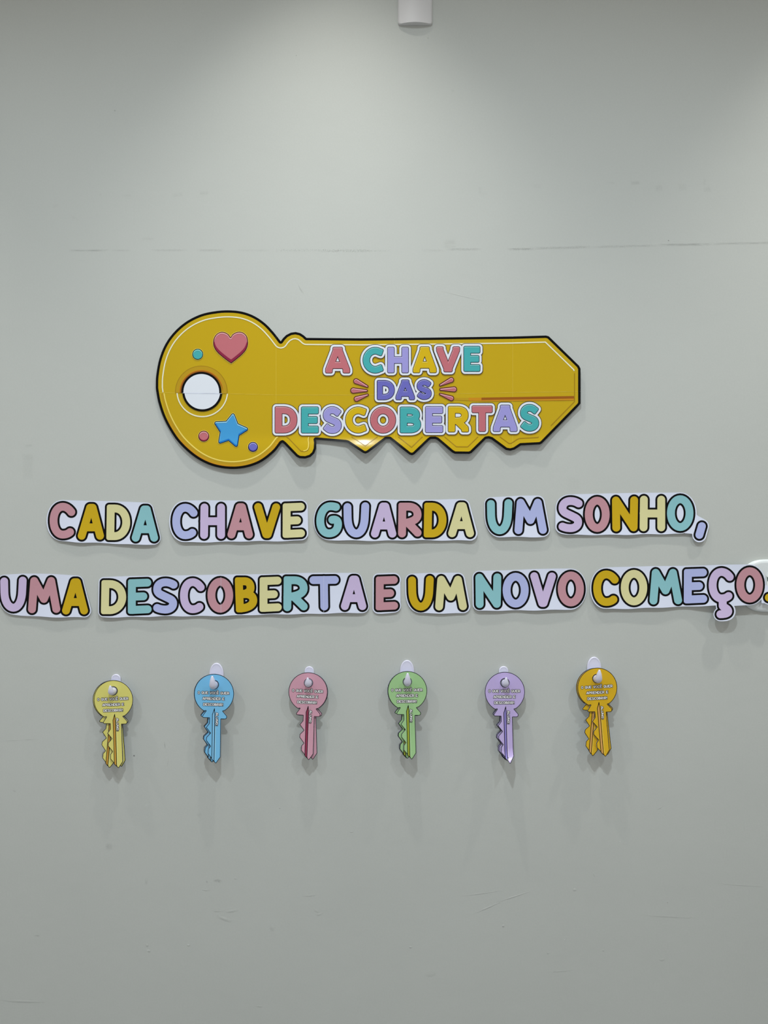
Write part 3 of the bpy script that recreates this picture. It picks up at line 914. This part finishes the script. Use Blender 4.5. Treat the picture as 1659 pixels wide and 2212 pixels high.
for wi, (txt, cols, boxes, extra) in enumerate(words):
    x0 = min(b[0] for b in boxes); x1 = max(b[2] for b in boxes)
    y0 = min(b[1] for b in boxes); y1 = max(b[3] for b in boxes)
    yb = sorted(b[3] for b in boxes)[len(boxes) // 2]
    la, lb = lifts[wi]
    def depth(x, y, y0=y0, yb=yb, la=la, lb=lb, wi=wi):
        t = min(1.6, max(0.0, (y - y0) / (yb - y0)))
        wav = 0.5 + 0.5 * math.sin(x * 0.047 + wi * 1.7)
        d = 0.0016 + t * t * 0.95 * (la * 0.75 + lb * wav)
        if wi == 10 and x > 1480:                       # rides over the wall plate
            u = min(1.0, (x - 1480) / 120.0)
            d += 0.0125 * u * u * (3 - 2 * u)
        return d
    org = world_pt((x0 + x1) / 2, (y0 + y1) / 2, 0.0)
    th = empty('word_cutout', org, wlabels[wi], 'paper word' if txt != 'E' else 'paper letter', 'word cutouts on the wall')
    specs = []
    for ch, b in zip(txt, boxes):
        if ch == ',':
            ins = (W_ + O_,) * 2
        else:
            ins = (W_ + O_,) * 2
        bx = (b[0] + ins[0], b[1] + ins[1], b[2] - ins[0], b[3] - ins[1])
        if ch == '.':
            c = ((b[0] + b[2]) / 2, (b[1] + b[3]) / 2)
            bx = (c[0] - 1, c[1] - 1, c[0] + 1, c[1] + 1)
        specs.append((ch, bx))
    # backing card
    g = Grid(x0 - 8, y0 - 8, x1 + 8, y1 + 10, 0.8)
    V = np.full(g.X.shape, 1e9)
    pts = []
    for ch, bx in specs:
        q = []
        for kind, pp, _, _ in WALLF['C' if ch == 'Ç' else ch][0]:
            b2 = bx if ch != 'Ç' else (bx[0], bx[1], bx[2], bx[1] + (bx[3] - bx[1]) * ced)
            q += [(b2[0] + p[0] * (b2[2] - b2[0]), b2[1] + p[1] * (b2[3] - b2[1])) for p in (smooth(pp, 3) if kind == 'S' else pp)]
        pts.append(q)
        V = np.minimum(V, glyph(g.X, g.Y, WALLF[ch], bx, W_, 5.0) - O_)
    for i in range(len(pts) - 1):
        if specs[i + 1][0] in ',.':
            continue
        h = hull(pts[i] + pts[i + 1])
        V = np.minimum(V, d_poly(g.X, g.Y, h) - W_ - O_)
    if len(pts) == 1:
        V = np.minimum(V, d_poly(g.X, g.Y, hull(pts[0])) - W_ - O_ + 1.0)
    V = V - 2.3 - 0.7 * np.sin(g.X * 0.083 + wi * 2.1) * np.clip((g.Y - y0) / (yb - y0), 0, 1) - 0.5 * np.sin(g.X * .031 + wi)
    for ex in extra:
        V = np.minimum(V, d_poly(g.X, g.Y, ex) - 1.0)
    link('paper_card', sheet_mesh('paper_card', shape(g, V, 0, 0.1), depth, org, 0, 0.0003), M['white'], th)
    for (ch, bx), cc in zip(specs, cols):
        b = (bx[0] - 15, bx[1] - 15, bx[2] + 15, bx[3] + 15)
        g = Grid(*b, 0.5)
        V = glyph(g.X, g.Y, WALLF[ch], bx, W_, 5.0)
        nm = {',': 'comma', '.': 'full stop'}.get(ch, 'letter ' + ch)
        o = link('letter', sheet_mesh('letter', shape(g, V, O_), depth, org, LG), M['black'], th)
        o['label'] = '%s %s with thick black outline' % (CW[cc], nm)
        link('letter_fill', sheet_mesh('letter_fill', shape(g, V, 0), depth, org, 2 * LG), M[cc], o)
    for sx in {'DESCOBERTA': (477.2, 699.4)}.get(txt, ()):
        g = Grid(sx - 3, y0 - 6, sx + 3, y1 + 4, 0.25)
        V = np.maximum(np.abs(g.X - sx) - 0.2, np.abs(g.Y - (y0 + y1) / 2) - (y1 - y0) / 2 + 7)
        link('sheet_seam', sheet_mesh('sheet_seam', shape(g, V, 0, 0.05, 6.0, 0.1), depth, org, 3 * LG), M['white'], th)

# ---------------------------------------------------------------- hooks and hanging paper keys
def tube(name, path, radii, n=20, rings=6):
    P = [np.array(p, float) for p in path]
    pts, rad = [], []
    N = len(P)
    for i in range(N - 1):
        p0 = P[max(0, i - 1)]; p1 = P[i]; p2 = P[i + 1]; p3 = P[min(N - 1, i + 2)]
        for k in range(rings):
            t = k / rings
            pts.append(0.5 * (2 * p1 + (p2 - p0) * t + (2 * p0 - 5 * p1 + 4 * p2 - p3) * t * t + (3 * p1 - p0 - 3 * p2 + p3) * t ** 3))
            rad.append(radii[i] + (radii[i + 1] - radii[i]) * t)
    pts.append(P[-1]); rad.append(radii[-1])
    V, F = [], []
    up = np.array((1.0, 0, 0))
    for i, p in enumerate(pts):
        t = pts[min(i + 1, len(pts) - 1)] - pts[max(i - 1, 0)]
        t = t / np.linalg.norm(t)
        b = np.cross(t, up); b /= np.linalg.norm(b)
        for k in range(n):
            a = 2 * math.pi * k / n
            V.append(tuple(p + rad[i] * (math.cos(a) * up + math.sin(a) * b)))
    for i in range(len(pts) - 1):
        for k in range(n):
            F.append((i * n + k, i * n + (k + 1) % n, (i + 1) * n + (k + 1) % n, (i + 1) * n + k))
    F.append(tuple(range(n - 1, -1, -1)))
    F.append(tuple((len(pts) - 1) * n + k for k in range(n)))
    me = bpy.data.meshes.new(name)
    me.from_pydata(V, [], F)
    me.polygons.foreach_set('use_smooth', [True] * len(F))
    me.update()
    return me

def domed_plate(name, prof, outline, back=0.0):
    """outline: unit list of (x,z) ; prof: list of (scale_inset_m, depth)"""
    V, F = [], []
    n = len(outline)
    cx = sum(p[0] for p in outline) / n; cz = sum(p[1] for p in outline) / n
    for ins, dep in prof:
        for i in range(n):
            a, b, c = outline[i - 1], outline[i], outline[(i + 1) % n]
            t = (c[0] - a[0], c[1] - a[1]); L = math.hypot(*t) or 1
            nx, nz = -t[1] / L, t[0] / L
            if (nx * (cx - b[0]) + nz * (cz - b[1])) < 0:
                nx, nz = -nx, -nz
            V.append((b[0] + nx * ins, -dep, b[1] + nz * ins))
    for r in range(len(prof) - 1):
        for i in range(n):
            F.append((r * n + i, r * n + (i + 1) % n, (r + 1) * n + (i + 1) % n, (r + 1) * n + i))
    r = len(prof) - 1
    F.append(tuple(r * n + i for i in range(n)))
    F.append(tuple(range(n - 1, -1, -1)))
    me = bpy.data.meshes.new(name)
    me.from_pydata(V, [], F)
    me.polygons.foreach_set('use_smooth', [True] * (len(F) - 2) + [False] * 2)
    me.update()
    import bmesh
    bm = bmesh.new(); bm.from_mesh(me)
    bmesh.ops.recalc_face_normals(bm, faces=bm.faces)
    bm.to_mesh(me); bm.free()
    return me

def capsule_outline(hw, top, bot, n=14, vr=None):
    vr = vr or hw                                       # taller than wide = egg-shaped end
    o = []
    for i in range(n + 1):
        a = math.pi * i / n
        o.append((hw * math.cos(a), top - vr + vr * math.sin(a)))
    for i in range(n + 1):
        a = math.pi + math.pi * i / n
        o.append((hw * math.cos(a), bot + hw + hw * math.sin(a)))
    return o

plate_small = domed_plate('base_plate', [(0, 0.0003), (0, 0.003), (0.0008, 0.0042), (0.0022, 0.0046), (0.0032, 0.0040)], capsule_outline(0.0112, 0.0350, -0.024))
plate_large = domed_plate('base_plate', [(0, 0.0003), (0, 0.003), (0.0008, 0.0044), (0.0022, 0.0050), (0.0034, 0.0042)], capsule_outline(0.0168, 0.0462, -0.030, vr=0.026))
peg_small = tube('hook_peg', [(0, -.002, -.0005), (0, -.014, -.0003), (0, -.027, -.0006), (0, -.0350, .002), (0, -.0390, .0100), (0, -.0405, .0165)],
                 [.0086, .0083, .0080, .0072, .0042, .0012])
peg_large = tube('hook_peg', [(0, -.002, -.0005), (0, -.016, -.0003), (0, -.032, -.0006), (0, -.0410, .003), (0, -.0455, .015), (0, -.0475, .0245)],
                 [.0089, .0088, .0087, .0082, .0054, .0016])

tmpl = [(-16.5, 56.4), (-23.6, 66.6), (-24.3, 69.2), (-22.3, 71.3), (-8.8, 71.7), (-8.8, 82.9), (-15.5, 91.7), (-5.9, 103.5), (-14.1, 112.3), (-14.3, 119.3),
        (-4.7, 131.1), (-9.4, 137), (-9.4, 147), (5.0, 163.6), (6.4, 165.9), (8.2, 166.6), (9.9, 165.7), (18.2, 153.4), (16.5, 73.5), (25.6, 73.6), (28.2, 72.2),
        (29.4, 68.8), (28.6, 66.0), (20, 56.4)]
R0 = 42.9
arc = []
a0 = math.atan2(56.4 - 19.75, 20.0); a1 = math.atan2(56.4 - 19.75, -16.5)
for i in range(61):
    a = a0 + (a1 - 2 * math.pi - a0) * i / 60
    arc.append((R0 * math.cos(a), 19.75 + R0 * math.sin(a)))
key_poly = tmpl + [(p[0], p[1]) for p in arc[1:-1]]
gs = Grid(-47, -27, 47, 170, 0.4)
KD = d_poly(gs.X, gs.Y, key_poly)
HR = np.hypot(gs.X, gs.Y)
KBODY = np.maximum(KD, 8.9 - HR)                      # with the punched hole
groove = d_poly(gs.X, gs.Y, [(1.76, 51.1), (-2.3, 64), (-0.6, 157.5), (4.4, 162.6), (2.9, 64)])

def text_field(g, txt, x0, x1, yc, h, w):
    wid = {' ': .42, 'I': .25, '!': .25, ':': .25}
    tot = sum(wid.get(c, .78) + .30 for c in txt) - .30
    k = (x1 - x0 - 2 * w) / tot
    x = x0 + w
    d = np.full(g.X.shape, 1e9)
    for c in txt:
        cw = wid.get(c, .78) * k
        if c != ' ':
            hh = (yc - h / 2 + w, yc + h / 2 - w)
            y0_, y1_ = hh if c != 'Ê' else (hh[0] - (hh[1] - hh[0]) * .28 / .72, hh[1])
            d = np.minimum(d, glyph(g.X, g.Y, WALLF[c], (x, y0_, x + cw, y1_), w, w * .7))
        x += cw + .30 * k
    return d

gt = Grid(-40, 10, 40, 50, 0.22)
TX = np.minimum.reduce([text_field(gt, 'O QUE VOCÊ QUER', -34.9, 32.6, 17.8, 5.9, 0.58), text_field(gt, 'APRENDER E', -24.4, 22.6, 30.1, 5.9, 0.58),
                        text_field(gt, 'DESCOBRIR!', -22.6, 20.4, 42.6, 5.9, 0.58)])
ga = Grid(54, -14, 94, 0, 0.22)                      # ALUNO: set sideways; x runs down the shaft, y = -(across)
TA = text_field(ga, 'ALUNO:', 59.6, 88.2, -7.6, 5.2, 0.58)

def local_key_mesh(name, loops, lift, thick, curl, tipcurl, turned=False):
    def dep(x, y):
        t = max(0.0, (y - 20) / 147.0)
        u = max(0.0, (y - 140) / 27.0)
        return curl * t * t + tipcurl * u * u + (0.28 * (x - 5) * S * min(u, 1.2) if tipcurl else 0.0)
    def mp(x, y, d):
        return (x * S, -d, -y * S)
    if turned:
        loops = [[(-p[1], p[0]) for p in lp] for lp in loops]
    return sheet_mesh(name, loops, dep, None, lift, thick, 6.0, mp)

L_body = shape(gs, KBODY, 0)
L_edge = shape(gs, KBODY + 0.12, 0)
L_face = shape(gs, np.maximum(KD + 1.4, 10.1 - HR), 0)
L_gr = shape(gs, groove, 0.6, 0.05); L_gi = shape(gs, groove, -0.75, 0.05)
gline = np.maximum.reduce([np.abs(gs.X - np.interp(gs.Y, [64, 162], [4.9, 6.4])) - 0.45, 66 - gs.Y, gs.Y - 160])
L_gl = shape(gs, gline, 0, 0.05)
LK = 0.0002
L_td = shape(gt, TX, 0.88, 0.04, 6.0, 0.05); L_tw = shape(gt, TX, 0, 0.04, 6.0, 0.05)
L_ad = shape(ga, TA, 0.88, 0.04, 6.0, 0.05); L_aw = shape(ga, TA, 0, 0.04, 6.0, 0.05)

KEYC = {
    'yellow': ((206, 200, 110), (188, 142, 58), (228, 224, 160)),
    'blue': ((112, 180, 220), (128, 188, 224), (170, 214, 238)),
    'pink': ((194, 146, 162), (140, 52, 78), (220, 180, 192)),
    'green': ((149, 189, 133), (152, 164, 52), (186, 216, 170)),
    'lilac': ((180, 164, 210), (132, 122, 188), (210, 200, 228)),
    'golden': ((204, 164, 20), (206, 156, 88), (232, 200, 96)),
}
for k, (a, b, c) in KEYC.items():
    M['key_' + k] = paper(k + '_key_print', a, 0.28, 0.45)
    M['groove_' + k] = paper(k + '_key_groove_print', b)
    M['gline_' + k] = paper(k + '_key_light_line_print', c)
M['key_text'] = paper('key_text_white_print', (232, 234, 236))

hooks = [
    ('yellow', (244.5, 1492.1), 0, [(1.9, .98), (-5.0, .98), (3.9, .975)]),
    ('blue', (462.9, 1478.8), 1, [(-1.3, .993), (-4.2, .985), (-5.0, .98)]),
    ('pink', (666.4, 1475.0), 0, [(-2.5, .975), (0.5, .975)]),
    ('green', (879.9, 1472.6), 1, [(0.4, .98), (-2.9, .975), (-3.5, .975)]),
    ('lilac', (1090.5, 1474.7), 0, [(0.0, 1.0), (-1.7, .99), (-2.6, .985)]),
    ('golden', (1289.3, 1465.5), 1, [(2.9, .99), (-6.4, .985), (4.8, .98)]),
]
klabel = {
    'yellow': ['front pale yellow paper key on its hook', 'pale yellow paper key showing its teeth behind the front one', 'pale yellow paper key showing its smooth edge behind the front one'],
    'blue': ['front sky blue paper key on its hook', 'sky blue paper key directly behind the front blue one', 'rearmost sky blue paper key with its teeth showing most'],
    'pink': ['front pink paper key on its hook', 'pink paper key peeping out along the smooth edge of the front one'],
    'green': ['front light green paper key on its hook', 'light green paper key directly behind the front green one', 'rearmost light green paper key with its teeth showing most'],
    'lilac': ['front lilac paper key with a curled up tip', 'lilac paper key directly behind the front lilac one', 'rearmost lilac paper key with its teeth showing most'],
    'golden': ['front golden yellow paper key on its hook', 'golden yellow paper key swung away, its whole toothed edge showing', 'golden yellow paper key showing a thin strip beside the front one'],
}
for kc, (hx, hy), big, keys in hooks:
    org = world_pt(hx, hy, 0.0)
    # the hook stands on the wall where its peg lines up with the punched holes
    kdep = 0.026 if big else 0.021
    hp = world_pt(hx, hy, kdep)
    hk = empty('wall_hook', (hp[0], 0, hp[2]), 'white plastic adhesive hook holding the %s paper keys' % kc, 'hook', 'adhesive hooks in a row')
    link('base_plate', (plate_large if big else plate_small).copy(), M['hook'], hk)
    link('hook_peg', (peg_large if big else peg_small).copy(), M['hook'], hk)
    shared = {}
    for i, (ang, sc) in enumerate(keys):
        front = i == 0
        dep = kdep - 0.0035 * i
        kp = world_pt(hx, hy, dep)
        th = empty('paper_key', kp, klabel[kc][i], 'paper key', 'paper keys on the hooks')
        th.rotation_euler = (0, -math.radians(ang), 0)
        th.scale = (sc,) * 3
        curl = 0.007 - 0.0015 * i
        tip = (0.0145 if kc == 'lilac' else 0.0) if front else 0.0
        key = (curl, tip)
        body = link('key_card', local_key_mesh('key_card', L_body, 0, 0.0004, curl, tip), M['white'], th)
        for nm, lps, ly, mt in (('border_print', L_edge, 1, 'black'), ('face_print', L_face, 2, 'key_' + kc), ('groove_outline', L_gr, 3, 'black'),
                                ('groove_print', L_gi, 4, 'groove_' + kc), ('light_line_print', L_gl, 3, 'gline_' + kc)):
            link(nm, local_key_mesh(nm, lps, ly * LK, 0, curl, tip), M[mt], body)
        if front:
            o = link('lettering', local_key_mesh('lettering', L_td, 3 * LK, 0, curl, tip), M['black'], body)
            o['label'] = 'white outlined text O QUE VOCÊ QUER APRENDER E DESCOBRIR!'
            link('lettering_white', local_key_mesh('lettering_white', L_tw, 4 * LK, 0, curl, tip), M['key_text'], body)
            o = link('name_lettering', local_key_mesh('name_lettering', L_ad, 3.5 * LK, 0, curl, tip, True), M['black'], body)
            o['label'] = 'sideways text ALUNO:'
            link('name_lettering_white', local_key_mesh('name_lettering_white', L_aw, 4.5 * LK, 0, curl, tip, True), M['key_text'], body)

# ---------------------------------------------------------------- white box high on the wall
def bowed_box():
    hw, hgt = 37 * S, 0.150
    V, F = [], []
    n = 16
    rc = 6 * S
    def ring(z, ins):
        r = []
        for i in range(n + 1):
            x = -hw + ins + (2 * hw - 2 * ins) * i / n
            u = x / hw
            r.append((x, -(0.0045 + 0.0095 * (1 - u * u)) , z))
        r.append((hw - ins, -0.0004, z)); r.append((-hw + ins, -0.0004, z))
        return r
    zs = []
    for k in range(6):
        a = math.pi / 2 * k / 5
        zs.append((rc * (1 - math.cos(math.pi / 2 - a)) if False else rc - rc * math.sin(a), rc - rc * math.cos(a)))
    prof = [(z, ins) for ins, z in [(rc - rc * math.sin(math.pi / 2 * k / 5), rc - rc * math.cos(math.pi / 2 * k / 5)) for k in range(6)]]
    prof = prof + [(hgt - z, ins) for z, ins in reversed(prof)]
    m = n + 3
    for z, ins in prof:
        V += ring(z, ins)
    for r in range(len(prof) - 1):
        for i in range(m):
            F.append((r * m + i, r * m + (i + 1) % m, (r + 1) * m + (i + 1) % m, (r + 1) * m + i))
    F.append(tuple(range(m - 1, -1, -1)))
    F.append(tuple((len(prof) - 1) * m + i for i in range(m)))
    me = bpy.data.meshes.new('cover')
    me.from_pydata(V, [], F)
    me.update()
    import bmesh
    bm = bmesh.new(); bm.from_mesh(me)
    bmesh.ops.recalc_face_normals(bm, faces=bm.faces)
    for f in bm.faces:
        f.smooth = abs(f.normal.y) > 0.9
    bm.to_mesh(me); bm.free()
    return me
bp_ = world_pt(896.5, 55.5, 0.0)
sensor = empty('wall_box', bp_, 'white plastic box with a bowed front mounted high on the wall', 'wall box')
link('cover', bowed_box(), M['box'], sensor)
link('back_plate', box_mesh('back_plate', -33 * S, -0.0030, 0.0008, 33 * S, -0.0002, 0.148), M['plate'], sensor)

# ---------------------------------------------------------------- white wall plate behind the last word
pp = world_pt(1658, 1265, 0.0)
wp = empty('wall_plate', pp, 'white rounded electrical wall plate behind the word COMEÇO', 'wall plate')
out = []
for i in range(64):
    a = 2 * math.pi * i / 64
    ca, sa = math.cos(a), math.sin(a)
    e = 2 / 2.7
    out.append((60 * S * math.copysign(abs(ca) ** e, ca), 57 * S * math.copysign(abs(sa) ** e, sa)))
link('cover_plate', domed_plate('cover_plate', [(0, 0.0003), (0, 0.003), (0.0012, 0.0062), (0.0042, 0.0086), (0.0085, 0.0094)], out), M['plate'], wp)
ins = []
for i in range(40):
    a = 2 * math.pi * i / 40
    ca, sa = math.cos(a), math.sin(a)
    ins.append((24 * S * math.copysign(abs(ca) ** .3, ca) + 18 * S, 32 * S * math.copysign(abs(sa) ** .3, sa)))
link('socket_insert', domed_plate('socket_insert', [(0, 0.0090), (0, 0.0102), (0.0006, 0.0106)], ins), M['plate'], wp)
st = link('arrow_sticker', box_mesh('arrow_sticker', -7.6 * S, -0.0109, -8 * S, -0.5 * S, -0.0104, 24 * S), M['sticker'], wp)
am = bpy.data.meshes.new('arrow_mark')
am.from_pydata([(-7.0 * S, -0.0111, 21 * S), (-0.8 * S, -0.0111, 15.5 * S), (-5.2 * S, -0.0111, 9.5 * S)], [], [(0, 2, 1)])
link('arrow_mark', am, M['mark'], st)

# ---------------------------------------------------------------- ceiling downlight bodies (above the frame)
def lathe(name, prof, n=28):
    V, F = [], []
    for r, z in prof:
        for k in range(n):
            a = 2 * math.pi * k / n
            V.append((r * math.cos(a), r * math.sin(a), z))
    for i in range(len(prof) - 1):
        for k in range(n):
            F.append((i * n + k, i * n + (k + 1) % n, (i + 1) * n + (k + 1) % n, (i + 1) * n + k))
    me = bpy.data.meshes.new(name)
    me.from_pydata(V, [], F)
    me.update()
    return me
ring_me = lathe('trim_ring', [(0.050, -0.001), (0.054, -0.010), (0.068, -0.006), (0.072, -0.0005)])
for i, (_side, lx, ld, _pw) in enumerate(DOWNLIGHTS + PANELS):
    th = empty('ceiling_downlight', (lx, -ld, CEIL), 'round white ceiling downlight close to the wall' if ld < 1 else 'round white ceiling downlight in the middle of the room',
               'downlight', 'ceiling downlights')
    me = ring_me if i == 0 else ring_me
    o = bpy.data.objects.new('trim_ring', me)
    if not me.materials:
        me.materials.append(M['box'])
    C.objects.link(o); o.parent = th
    LAMPS[i].parent = th
    LAMPS[i].location = (0, 0, -0.03)
